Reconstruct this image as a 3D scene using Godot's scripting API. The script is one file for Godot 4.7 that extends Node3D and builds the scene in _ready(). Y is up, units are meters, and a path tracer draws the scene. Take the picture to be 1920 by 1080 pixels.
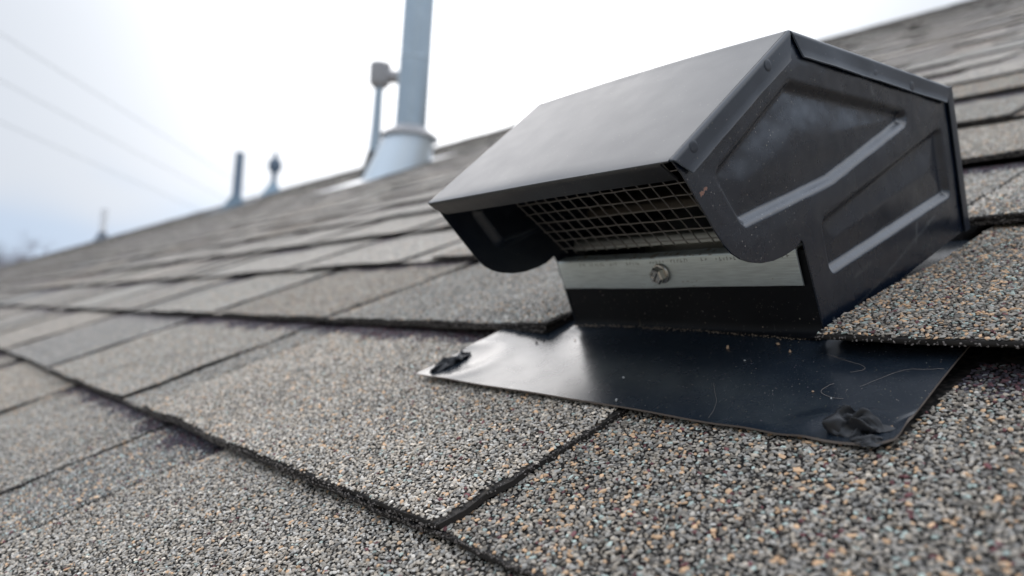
extends Node3D
# Roof frame: x runs along the eave, s runs up the slope, n stands off the slope. P(x, n, s) gives local (x, n, -s).

const PITCH := 0.4404074
const CAM_N := 0.105472
const S0 := 0.0917            # butt line of course 0
const EXPO := 0.143           # exposure of a course
const RIDGE := 4.4617
const SLAB := 0.0018           # thickness of one layer
const ROOF_LEFT := -46.0
const ROOF_RIGHT := 5.0
const BASE_Y := 4.6

var RB := Basis(Vector3.RIGHT, PITCH)
var RT := Transform3D(RB, Vector3(0, BASE_Y, 0))
var rng := RandomNumberGenerator.new()
var wob := FastNoiseLite.new()
var fine := FastNoiseLite.new()
var M := {}
var used := {}
var house: Node3D


# ---------------------------------------------------------------- helpers
func P(x: float, n: float, s: float) -> Vector3:
	return Vector3(x, n, -s)

func numbered(called: String) -> String:
	if not used.has(called):
		used[called] = 0
		return called
	used[called] += 1
	return "%s_%03d" % [called, used[called]]

func tag(o: Node, label := "", category := "", group := "", kind := "") -> void:
	if label != "": o.set_meta("label", label)
	if category != "": o.set_meta("category", category)
	if group != "": o.set_meta("group", group)
	if kind != "": o.set_meta("kind", kind)

func thing(called: String, at: Transform3D, label: String, category: String, group := "") -> Node3D:
	var o := Node3D.new()
	o.name = numbered(called)
	o.transform = at
	add_child(o, true)
	tag(o, label, category, group)
	return o

func on_roof(x: float, n: float, s: float) -> Transform3D:
	return RT * Transform3D(Basis(), P(x, n, s))

func upright(x: float, n: float, s: float) -> Transform3D:
	return Transform3D(Basis(), RT * P(x, n, s))

func begin() -> SurfaceTool:
	var st := SurfaceTool.new()
	st.begin(Mesh.PRIMITIVE_TRIANGLES)
	return st

func part(called: String, mesh: Mesh, m: Material, parent: Node) -> MeshInstance3D:
	var o := MeshInstance3D.new()
	o.name = called
	o.mesh = mesh
	if m: o.material_override = m
	parent.add_child(o, true)
	return o

func done(called: String, st: SurfaceTool, m: Material, parent: Node) -> MeshInstance3D:
	st.generate_normals()
	return part(called, st.commit(), m, parent)

# a, b, c, d run counter-clockwise as seen from outside
func quad(st: SurfaceTool, a: Vector3, b: Vector3, c: Vector3, d: Vector3, ua := Vector2.ZERO, ub := Vector2.ZERO, uc := Vector2.ZERO, ud := Vector2.ZERO) -> void:
	st.set_uv(ua); st.add_vertex(a)
	st.set_uv(uc); st.add_vertex(c)
	st.set_uv(ub); st.add_vertex(b)
	st.set_uv(ua); st.add_vertex(a)
	st.set_uv(ud); st.add_vertex(d)
	st.set_uv(uc); st.add_vertex(c)

func tri(st: SurfaceTool, a: Vector3, b: Vector3, c: Vector3) -> void:
	st.add_vertex(a); st.add_vertex(c); st.add_vertex(b)

# rows of points (row-major, columns to the right, rows upwards as seen from outside) as a sheet of metal with thickness
func sheet(st: SurfaceTool, g: Array, thick: float, worn: SurfaceTool = null) -> void:
	var rows := g.size()
	var cols: int = g[0].size()
	var back := []
	for r in rows:
		var line := PackedVector3Array()
		for c in cols:
			var dx: Vector3 = g[r][mini(c + 1, cols - 1)] - g[r][maxi(c - 1, 0)]
			var dy: Vector3 = g[mini(r + 1, rows - 1)][c] - g[maxi(r - 1, 0)][c]
			line.append(g[r][c] - dx.cross(dy).normalized() * thick)
		back.append(line)
	st.set_smooth_group(0)
	for r in rows - 1:
		for c in cols - 1:
			var a: Vector3 = g[r][c]
			var b: Vector3 = g[r][c + 1]
			var d: Vector3 = g[r + 1][c]
			var e: Vector3 = g[r + 1][c + 1]
			quad(st, a, b, e, d)
	st.set_smooth_group(1)
	for r in rows - 1:
		for c in cols - 1:
			quad(st, back[r][c + 1], back[r][c], back[r + 1][c], back[r + 1][c + 1])
	var top := st
	if worn: st = worn
	st.set_smooth_group(2)
	for c in cols - 1:
		quad(st, back[0][c], back[0][c + 1], g[0][c + 1], g[0][c])
		quad(st, back[rows - 1][c + 1], back[rows - 1][c], g[rows - 1][c], g[rows - 1][c + 1])
	st.set_smooth_group(3)
	for r in rows - 1:
		quad(st, back[r + 1][0], back[r][0], g[r][0], g[r + 1][0])
		quad(st, back[r][cols - 1], back[r + 1][cols - 1], g[r + 1][cols - 1], g[r][cols - 1])
	top.set_smooth_group(0)

func tube(st: SurfaceTool, pts: PackedVector3Array, radii: PackedFloat32Array, sides := 8, caps := true) -> void:
	var rings := []
	var side := Vector3.ZERO
	for i in pts.size():
		var dir := (pts[mini(i + 1, pts.size() - 1)] - pts[maxi(i - 1, 0)]).normalized()
		if side == Vector3.ZERO:
			side = dir.cross(Vector3.UP if absf(dir.y) < 0.9 else Vector3.RIGHT).normalized()
		side = (side - dir * side.dot(dir)).normalized()
		var up := dir.cross(side)
		var ring := PackedVector3Array()
		for k in sides:
			var a := TAU * k / sides
			ring.append(pts[i] + (side * cos(a) + up * sin(a)) * radii[mini(i, radii.size() - 1)])
		rings.append(ring)
	st.set_smooth_group(0)
	for i in pts.size() - 1:
		for k in sides:
			var k2 := (k + 1) % sides
			quad(st, rings[i][k], rings[i][k2], rings[i + 1][k2], rings[i + 1][k])
	if caps:
		st.set_smooth_group(1)
		for k in sides:
			var k2 := (k + 1) % sides
			tri(st, pts[0], rings[0][k2], rings[0][k])
			tri(st, pts[-1], rings[-1][k], rings[-1][k2])
	st.set_smooth_group(0)

# profile: Vector2(radius, height) from bottom to top round the y axis; corners sharper than 30 degrees stay sharp
func lathe(st: SurfaceTool, profile: PackedVector2Array, sides := 40) -> void:
	var grp := 10
	for i in profile.size() - 1:
		if i > 0:
			var a := (profile[i] - profile[i - 1]).angle()
			var b := (profile[i + 1] - profile[i]).angle()
			if absf(angle_difference(a, b)) > 0.3: grp += 1
		st.set_smooth_group(grp)
		for k in sides:
			var a0 := TAU * k / sides
			var a1 := TAU * (k + 1) / sides
			var p := profile[i]
			var q := profile[i + 1]
			quad(st, Vector3(cos(a1) * p.x, p.y, sin(a1) * p.x), Vector3(cos(a0) * p.x, p.y, sin(a0) * p.x), Vector3(cos(a0) * q.x, q.y, sin(a0) * q.x), Vector3(cos(a1) * q.x, q.y, sin(a1) * q.x))
	st.set_smooth_group(0)

func box(st: SurfaceTool, lo: Vector3, hi: Vector3) -> void:
	st.set_smooth_group(-1)
	var v := []
	for i in 8: v.append(Vector3(hi.x if i & 1 else lo.x, hi.y if i & 2 else lo.y, hi.z if i & 4 else lo.z))
	quad(st, v[4], v[5], v[7], v[6]); quad(st, v[1], v[0], v[2], v[3])
	quad(st, v[5], v[1], v[3], v[7]); quad(st, v[0], v[4], v[6], v[2])
	quad(st, v[6], v[7], v[3], v[2]); quad(st, v[0], v[1], v[5], v[4])
	st.set_smooth_group(0)

func lin(r: float, g: float, b: float) -> Color:
	return Color(r, g, b).linear_to_srgb()

func mat(color: Color, rough: float, metal := 0.0, spec := 0.5) -> StandardMaterial3D:
	var m := StandardMaterial3D.new()
	m.albedo_color = color
	m.roughness = rough
	m.metallic = metal
	m.metallic_specular = spec
	return m


# ---------------------------------------------------------------- camera, sky, sun
func _ready() -> void:
	rng.seed = 20417
	wob.seed = 5; wob.frequency = 7.0; wob.fractal_octaves = 3
	fine.seed = 9; fine.frequency = 160.0; fine.fractal_octaves = 2

	var cam := Camera3D.new()
	cam.name = "camera"
	var b := Basis(Vector3(0.6271, -0.2768, -0.7281), Vector3(0.0116, 0.9379, -0.3467), Vector3(0.7788, 0.2090, 0.5914)).orthonormalized()
	cam.transform = RT * Transform3D(b, Vector3(0, CAM_N, 0))
	var lens := CameraAttributesPhysical.new()
	lens.frustum_focal_length = 32.62
	lens.frustum_focus_distance = 0.25
	lens.frustum_near = 0.01
	lens.frustum_far = 2000.0
	lens.exposure_aperture = 11.6
	cam.attributes = lens
	cam.fov = 40.394
	cam.near = 0.01
	cam.far = 2000.0
	add_child(cam)
	cam.current = true

	var we := WorldEnvironment.new()
	we.name = "world_environment"
	var env := Environment.new()
	env.background_mode = Environment.BG_SKY
	env.sky = Sky.new()
	var pan := PanoramaSkyMaterial.new()
	pan.panorama = sky_picture()
	env.sky.sky_material = pan
	env.background_energy_multiplier = 1.0
	env.tonemap_mode = Environment.TONE_MAPPER_LINEAR
	env.tonemap_exposure = 1.65
	env.sdfgi_enabled = true
	env.ssao_enabled = true
	env.ssil_enabled = true
	we.environment = env
	add_child(we)

	var sun := DirectionalLight3D.new()
	sun.name = "sun"
	sun.light_energy = 0.15
	sun.light_color = Color(1.0, 0.965, 0.93)
	sun.light_angular_distance = 34.0
	sun.shadow_enabled = true
	var az := deg_to_rad(-60.0)
	var el := deg_to_rad(25.0)
	var to_sun := Vector3(sin(az) * cos(el), sin(el), -cos(az) * cos(el))
	sun.transform = Transform3D(Basis.looking_at(-to_sun), Vector3(0, 30, 0))
	add_child(sun)

	make_materials()
	ground()
	roof()
	vent()
	sealant()
	litter()
	flue()
	small_pipes()
	power_lines()
	trees()


# Thin cloud before the sun ahead of the camera, bluer and darker away from it.
func sky_picture() -> ImageTexture:
	var w := 768
	var h := 384
	var im := Image.create_empty(w, h, false, Image.FORMAT_RGBF)
	var nz := FastNoiseLite.new()
	nz.seed = 3; nz.frequency = 0.5; nz.fractal_octaves = 4; nz.fractal_gain = 0.4
	var az := deg_to_rad(-54.0)
	var el := deg_to_rad(24.0)
	var glow := Vector3(sin(az) * cos(el), sin(el), -cos(az) * cos(el))
	for y in h:
		var e := PI / 2 - PI * (y + 0.5) / h
		for x in w:
			var a := TAU * (x + 0.5) / w
			var d := Vector3(sin(a) * cos(e), sin(e), -cos(a) * cos(e))
			var up := maxf(d.y, 0.0)
			var flat := Vector2(d.x, d.z) / (up + 0.22)
			var n := nz.get_noise_3d(flat.x * 1.3, flat.y * 1.3, up * 2.0)
			var cover := smoothstep(-0.25, 0.25, n)
			var clear := Color(0.32, 0.385, 0.48).lerp(Color(0.88, 0.98, 1.15), smoothstep(0.25, 0.85, up))
			var cloud := Color(0.405, 0.43, 0.47).lerp(Color(1.24, 1.25, 1.28), smoothstep(0.30, 0.90, up))
			var c := clear.lerp(cloud, cover * 0.9)
			var ang := rad_to_deg(glow.angle_to(d))
			var g := 0.62 * exp(-pow(ang / 15.0, 2.0)) + 0.46 * exp(-pow(ang / 21.0, 2.0))
			c = Color(c.r + g * 1.02, c.g + g, c.b + g * 0.98)
			im.set_pixel(x, y, c)
	return ImageTexture.create_from_image(im)


# ---------------------------------------------------------------- materials
func grain_picture(multi: bool, sd: int) -> ImageTexture:
	var r := RandomNumberGenerator.new()
	r.seed = sd
	var size := 512
	var im := Image.create_empty(size, size, false, Image.FORMAT_RGB8)
	im.fill(lin(0.09, 0.086, 0.082))
	for k in 62000:
		var c := granule_color(r, 1 if multi else 0).linear_to_srgb()
		var w := 2 + (r.randi() & 1)
		im.fill_rect(Rect2i(r.randi_range(0, size - w), r.randi_range(0, size - w), w, 2), c)
	return ImageTexture.create_from_image(im)

# 0 grey, 1 mixed with tan, blue-grey and maroon, 2 dark shadow line
func granule_color(r: RandomNumberGenerator, mix: int) -> Color:
	var t := r.randf()
	var v := r.randf_range(0.58, 1.48)
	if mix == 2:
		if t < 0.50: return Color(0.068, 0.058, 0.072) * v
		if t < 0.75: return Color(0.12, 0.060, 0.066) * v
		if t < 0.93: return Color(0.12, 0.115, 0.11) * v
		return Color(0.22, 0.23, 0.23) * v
	var tan_to: float = [0.034, 0.075, 0.0, 0.14][mix]
	var blue_to: float = tan_to + [0.020, 0.060, 0.0, 0.11][mix]
	var red_to: float = blue_to + [0.006, 0.022, 0.0, 0.025][mix]
	if t < tan_to: return Color(0.67, 0.44, 0.265) * r.randf_range(0.7, 1.15)
	if t < blue_to: return Color(0.37, 0.43, 0.39) * v
	if t < red_to: return Color(0.15, 0.062, 0.064) * v
	var k := 0.37 * v if mix == 0 else 0.275 * v
	if r.randf() < 0.16: k *= 0.42
	if r.randf() < 0.10: k *= 1.45
	var warm := r.randf_range(-0.045, 0.085)
	return Color(k * (1.08 + warm), k * 0.99, k * (0.865 - warm))

func specked(base: Color, count: int, sd: int, size := 1024, cloudy := 0.0) -> Image:
	var r := RandomNumberGenerator.new()
	r.seed = sd
	var im := Image.create_empty(size, size, false, Image.FORMAT_RGB8)
	im.fill(base.linear_to_srgb())
	if cloudy > 0.0:
		var nz := FastNoiseLite.new()
		nz.seed = sd; nz.frequency = 0.012; nz.fractal_octaves = 5
		for y in range(0, size, 2):
			for x in range(0, size, 2):
				var k := maxf(0.0, nz.get_noise_2d(x, y)) * cloudy + r.randf() * cloudy * 0.12
				im.fill_rect(Rect2i(x, y, 2, 2), Color(base.r + k * 0.86, base.g + k * 0.95, base.b + k).linear_to_srgb())
	for i in count:
		var v := r.randf_range(0.06, 0.30)
		var c := Color(v, v * r.randf_range(0.72, 0.95), v * r.randf_range(0.5, 0.85)).linear_to_srgb()
		var w := 1 if r.randf() < 0.9 else 2
		im.fill_rect(Rect2i(r.randi_range(0, size - 4), r.randi_range(0, size - 4), w, w), c)
	return im

func patchy(lo: float, hi: float, freq: float, sd: int) -> ImageTexture:
	var nz := FastNoiseLite.new()
	nz.seed = sd; nz.frequency = freq; nz.fractal_octaves = 5
	var im := Image.create_empty(512, 512, false, Image.FORMAT_RGB8)
	for y in 512:
		for x in 512:
			var k := lerpf(lo, hi, clampf(nz.get_noise_2d(x, y) * 0.9 + 0.5, 0.0, 1.0))
			im.set_pixel(x, y, Color(k, k, k))
	return ImageTexture.create_from_image(im)

func triplanar(m: StandardMaterial3D, metres: float) -> StandardMaterial3D:
	m.uv1_triplanar = true
	m.uv1_scale = Vector3.ONE / metres
	return m

func make_materials() -> void:
	for k in 2:
		var g := mat(Color.WHITE, 0.8, 0.0, 0.35)
		g.albedo_texture = grain_picture(k == 1, 31 + k)
		g.vertex_color_use_as_albedo = true
		M["shingle_grey" if k == 0 else "shingle_mixed"] = g
	var gr := mat(Color.WHITE, 0.72, 0.0, 0.4)
	gr.vertex_color_use_as_albedo = true
	M.granule = gr
	M.asphalt = mat(lin(0.022, 0.02, 0.021), 0.8)

	var rough := patchy(0.36, 0.40, 0.02, 71)
	var paint := mat(Color.WHITE, 1.0, 0.0, 0.62)
	paint.albedo_texture = ImageTexture.create_from_image(specked(Color(0.0036, 0.0080, 0.0168), 3200, 5, 1024, 0.004))
	paint.roughness_texture = rough
	M.paint = triplanar(paint, 0.16)
	var matte := mat(Color.WHITE, 0.5, 0.0, 0.28)
	matte.albedo_texture = ImageTexture.create_from_image(specked(Color(0.0045, 0.0050, 0.0065), 1500, 15, 512, 0.003))
	M.matte_paint = triplanar(matte, 0.13)
	var dusty := mat(Color.WHITE, 1.0, 0.0, 0.55)
	dusty.albedo_texture = ImageTexture.create_from_image(specked(Color(0.016, 0.016, 0.017), 9000, 6, 1024, 0.02))
	dusty.roughness_texture = patchy(0.37, 0.45, 0.02, 72)
	M.dusty_paint = triplanar(dusty, 0.15)
	var side := mat(Color.WHITE, 1.0, 0.0, 0.68)
	side.albedo_texture = side_picture()
	side.roughness_texture = patchy(0.25, 0.30, 0.02, 73)
	M.side_paint = side
	var flange := mat(Color.WHITE, 1.0, 0.0, 0.5)
	flange.albedo_texture = ImageTexture.create_from_image(specked(Color(0.0110, 0.0165, 0.0240), 8500, 8, 1024, 0.009))
	flange.roughness_texture = patchy(0.23, 0.29, 0.02, 74)
	M.flange_paint = triplanar(flange, 0.17)

	var zinc := mat(Color.WHITE, 1.0, 0.75, 0.5)
	zinc.albedo_texture = strip_picture()
	zinc.roughness_texture = patchy(0.38, 0.55, 0.03, 75)
	M.zinc_strip = zinc
	M.zinc = mat(lin(0.42, 0.43, 0.42), 0.45, 0.8)
	M.wire = mat(lin(0.30, 0.28, 0.26), 0.5, 0.5)
	M.screw = mat(lin(0.58, 0.55, 0.50), 0.25, 0.9)
	M.worn = mat(lin(0.16, 0.19, 0.23), 0.5, 0.3)
	M.worn_tan = mat(lin(0.17, 0.14, 0.12), 0.6, 0.2)
	M.dark = mat(lin(0.015, 0.015, 0.016), 0.6)
	var pipe := mat(Color.WHITE, 1.0, 0.75, 0.5)
	pipe.albedo_texture = ImageTexture.create_from_image(specked(Color(0.36, 0.42, 0.46), 500, 9, 256, 0.14))
	pipe.roughness_texture = patchy(0.28, 0.42, 0.02, 76)
	M.galvanised = triplanar(pipe, 0.5)
	var cone := mat(lin(0.60, 0.66, 0.70), 0.35, 0.5)
	M.flashing = cone
	M.white_flashing = mat(lin(0.78, 0.80, 0.82), 0.4, 0.2)
	M.cap_grey = mat(lin(0.34, 0.33, 0.33), 0.55, 0.3)
	M.rubber = mat(lin(0.02, 0.023, 0.026), 0.6)
	M.tar = mat(lin(0.012, 0.0125, 0.0145), 0.42, 0.0, 0.5)
	M.bark = mat(lin(0.17, 0.145, 0.155), 0.9)
	M.wire_black = mat(lin(0.03, 0.03, 0.035), 0.7)
	M.fibre = mat(lin(0.26, 0.22, 0.19), 0.8)
	M.chip = mat(Color.WHITE, 0.8)
	M.chip.vertex_color_use_as_albedo = true

# paint of the side panel with the dust, the scuffs and the rust nick that the panel wears; u follows s, v follows n
const SIDE_S0 := 0.165
const SIDE_LEN := 0.215
func side_uv(s: float, n: float) -> Vector2:
	return Vector2((s - SIDE_S0) / SIDE_LEN, 1.0 - n / SIDE_LEN)

func side_picture() -> ImageTexture:
	var im := specked(Color(0.0030, 0.0072, 0.0160), 1500, 12, 1024, 0.0015)
	var r := RandomNumberGenerator.new()
	r.seed = 77
	# dust specks sit thickest on the front of the panel
	for i in 900:
		var s := 0.178 + 0.075 * pow(r.randf(), 0.8)
		var n := r.randf_range(0.04, 0.10)
		var q := side_uv(s, n) * 1024.0
		var v := r.randf_range(0.08, 0.30)
		var w := 1 if r.randf() < 0.85 else 2
		im.fill_rect(Rect2i(int(q.x), int(q.y), w, w), Color(v, v * 0.86, v * 0.72).linear_to_srgb())
	var lines := [
		[0.335, 0.016, 0.312, 0.012, 0.10], [0.312, 0.012, 0.282, 0.007, 0.07], [0.282, 0.007, 0.258, 0.004, 0.05], [0.318, 0.0185, 0.314, 0.011, 0.08],
		[0.262, 0.0145, 0.276, 0.0155, 0.05], [0.243, 0.006, 0.246, 0.0015, 0.10], [0.300, 0.0775, 0.301, 0.074, 0.08]]
	for l in lines:
		for i in 500:
			var t := r.randf()
			var q := side_uv(lerpf(l[0], l[2], t) + r.randfn(0, 0.0003), lerpf(l[1], l[3], t) + r.randfn(0, 0.00035)) * 1024.0
			var v: float = l[4] * r.randf_range(0.5, 1.2)
			im.set_pixel(clampi(int(q.x), 0, 1023), clampi(int(q.y), 0, 1023), Color(v * 0.85, v * 0.92, v).linear_to_srgb())
	for i in 55:
		var t := r.randf()
		var q := side_uv(0.1862 + 0.0036 * t + r.randfn(0, 0.0002), 0.0677 + 0.0012 * t + r.randfn(0, 0.0003)) * 1024.0
		im.fill_rect(Rect2i(int(q.x), int(q.y), 2, 2), Color(0.24, 0.12, 0.085).linear_to_srgb())
	return ImageTexture.create_from_image(im)

# zinc spangle with a faint, worn line of printed ticks along the top
func strip_picture() -> ImageTexture:
	var r := RandomNumberGenerator.new()
	r.seed = 88
	var im := Image.create_empty(1024, 128, false, Image.FORMAT_RGB8)
	var nz := FastNoiseLite.new()
	nz.seed = 4; nz.frequency = 0.03; nz.fractal_octaves = 4
	for y in 128:
		for x in 1024:
			var k := 0.62 + nz.get_noise_2d(x * 0.35, y * 5.0) * 0.13 + r.randf() * 0.03
			im.set_pixel(x, y, Color(k * 0.92, k * 1.0, k * 0.99).linear_to_srgb())
	var x := 120
	while x < 1010:
		var n := r.randi_range(2, 6)
		for i in n:
			var hgt := r.randi_range(8, 15)
			im.fill_rect(Rect2i(x, 25 - hgt / 2 + r.randi_range(-1, 1), 3, hgt), Color(0.20, 0.21, 0.20).linear_to_srgb())
			if r.randf() < 0.6:
				im.fill_rect(Rect2i(x, 25 - hgt / 2 + r.randi_range(0, hgt - 3), 8, 3), Color(0.21, 0.22, 0.21).linear_to_srgb())
			x += r.randi_range(9, 16)
		x += r.randi_range(14, 46)
	for i in 60:
		im.fill_rect(Rect2i(r.randi_range(0, 1020), r.randi_range(0, 8) if r.randf() < 0.7 else r.randi_range(100, 124), r.randi_range(3, 14), 2), Color(0.30, 0.24, 0.18).linear_to_srgb())
	return ImageTexture.create_from_image(im)


# ---------------------------------------------------------------- ground
func ground() -> void:
	var st := begin()
	quad(st, Vector3(-900, 0, 900), Vector3(900, 0, 900), Vector3(900, 0, -900), Vector3(-900, 0, -900))
	var m := mat(Color.WHITE, 0.95)
	m.albedo_texture = ImageTexture.create_from_image(specked(Color(0.22, 0.19, 0.13), 4000, 14, 512, 0.08))
	m.uv1_triplanar = true
	m.uv1_world_triplanar = true
	m.uv1_scale = Vector3.ONE * 0.2
	var o := done("ground", st, m, self)
	tag(o, "wide dry winter lawn below and beyond the house", "ground", "", "structure")


# ---------------------------------------------------------------- roof
func base_top(k: int, s: float) -> float:
	return -lerpf(0.0065, 0.0026, smoothstep(2.0, 7.0, k)) * (s - (S0 + k * EXPO)) / EXPO

# course 1 rides up over the flange of the vent
func lift(k: int, x: float, s: float) -> float:
	if k != 1: return 0.0
	var d := (x + 0.2075) / 0.16
	return 0.0055 * exp(-d * d) * (1.0 - smoothstep(0.0, 0.13, s - (S0 + EXPO)))

func butt_shift(k: int, x: float) -> float:
	return -lift(k, x, S0 + EXPO) * 2.1

const NEAR_TEETH := {
	-2: [[-0.95, -0.70], [-0.62, -0.40], [-0.30, -0.02], [0.05, 0.3]],
	-1: [[-1.02, -0.726], [-0.685, -0.464], [-0.372, -0.02], [0.06, 0.32]],
	0: [[-1.15, -0.862], [-0.832, -0.560], [-0.505, -0.187], [0.02, 0.3]],
	1: [[-1.02, -0.800], [-0.765, -0.540], [-0.520, -0.279], [-0.1415, 0.16]],
	2: [[-1.12, -0.93], [-0.87, -0.66], [-0.60, -0.43], [-0.34, -0.21], [-0.148, 0.12]],
}
# the colour mix of each of those teeth, then of the open ground between them
const TEETH_BAND := {-2: [0, 0, 0, 0], -1: [0, 1, 0, 0], 0: [1, 1, 1, 0], 1: [0, 1, 0, 0], 2: [0, 1, 0, 0, 1]}
const TEETH_MIX := {-2: [0, 0, 0, 0], -1: [0, 0, 0, 0], 0: [0, 0, 0, 1], 1: [0, 0, 0, 3], 2: [0, 0, 0, 0, 1]}

func cam_depth(x: float, n: float, s: float) -> Vector3:
	var v := P(x, n, s) - Vector3(0, CAM_N, 0)
	return Vector3(v.dot(Vector3(0.6271, -0.2768, -0.7281)), v.dot(Vector3(0.0116, 0.9379, -0.3467)), -v.dot(Vector3(0.7788, 0.2090, 0.5914)))

func in_frame(x: float, n: float, s: float, margin := 1.25) -> bool:
	var v := cam_depth(x, n, s)
	if v.z < 0.03: return false
	return absf(v.x / v.z) < 0.654 * margin and absf(v.y / v.z) < 0.368 * margin

# a slab of shingle on course k; tints are linear factors on the grain
func slab(st: SurfaceTool, k: int, x0: float, x1: float, s0: float, s1: float, rise: float, thick: float, nx: int, ns: int, tint: Color, band: float, near: bool, ragged := 0.0007) -> void:
	var rows := []
	var cols := []
	for j in ns + 1:
		var v := float(j) / ns
		var row := PackedVector3Array()
		for i in nx + 1:
			var u := float(i) / nx
			var x := lerpf(x0 + fine.get_noise_2d(s0 * 3.1 + v * 0.09, x0 * 7.0) * ragged * 2.0, x1 + fine.get_noise_2d(s0 * 2.3 + v * 0.09, x1 * 5.0 + 3.0) * ragged * 2.0, u)
			var front := s0 + butt_shift(k, x) + (fine.get_noise_2d(x * 0.9, s0 * 31.0) * 0.0008 + wob.get_noise_2d(x * 0.8, s0 * 17.0) * 0.0022 if near else 0.0)
			var s := lerpf(front, s1, v)
			var n := base_top(k, s) + rise + lift(k, x, s)
			if near: n += wob.get_noise_2d(x * 1.2, s * 1.2 + rise * 90.0) * 0.0015
			row.append(P(x, n, s))
		rows.append(row)
	var uv_off := Vector2(rng.randf(), rng.randf())
	var dark := Color(0.27, 0.245, 0.225)
	st.set_smooth_group(0)
	for j in ns:
		for i in nx:
			var q := [rows[j][i], rows[j][i + 1], rows[j + 1][i + 1], rows[j + 1][i]]
			for t in [0, 2, 1, 0, 3, 2]:
				var p: Vector3 = q[t]
				var shade := tint
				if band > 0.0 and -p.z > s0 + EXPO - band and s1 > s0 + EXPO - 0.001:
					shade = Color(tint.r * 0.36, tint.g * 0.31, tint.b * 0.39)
				st.set_color(shade)
				st.set_uv(Vector2(p.x, -p.z) / 0.36 + uv_off)
				st.add_vertex(p)
	var low := func(p: Vector3) -> Vector3: return Vector3(p.x, p.y - thick, p.z)
	st.set_color(dark)
	st.set_smooth_group(1)
	for i in nx:
		var a: Vector3 = rows[0][i]
		var b: Vector3 = rows[0][i + 1]
		if near:
			var push := func(p: Vector3) -> Vector3: return Vector3(p.x, p.y - thick * 0.5, p.z + fine.get_noise_2d(p.x * 1.7, p.z * 60.0) * 0.0009 + 0.0004)
			quad(st, push.call(a), push.call(b), b, a)
			quad(st, low.call(a), low.call(b), push.call(b), push.call(a))
		else:
			quad(st, low.call(a), low.call(b), b, a)
	st.set_smooth_group(2)
	for j in ns:
		var a: Vector3 = rows[j][nx]
		var b: Vector3 = rows[j + 1][nx]
		quad(st, low.call(a), low.call(b), b, a)
		a = rows[j][0]
		b = rows[j + 1][0]
		quad(st, low.call(b), low.call(a), a, b)

func random_teeth(k: int, from: float, to: float, r: RandomNumberGenerator) -> Array:
	var out := []
	var x := from + r.randf_range(0.0, 0.1)
	while x < to - 0.06:
		var w := minf(r.randf_range(0.09, 0.30), to - x)
		out.append([x, x + w])
		x += w + r.randf_range(0.03, 0.17)
	return out

func tone(r: RandomNumberGenerator) -> Color:
	var v := r.randf_range(0.74, 1.42)
	var w := r.randf_range(-0.05, 0.07)
	return Color(v * (1.0 + w), v, v * (1.0 - w))

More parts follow.
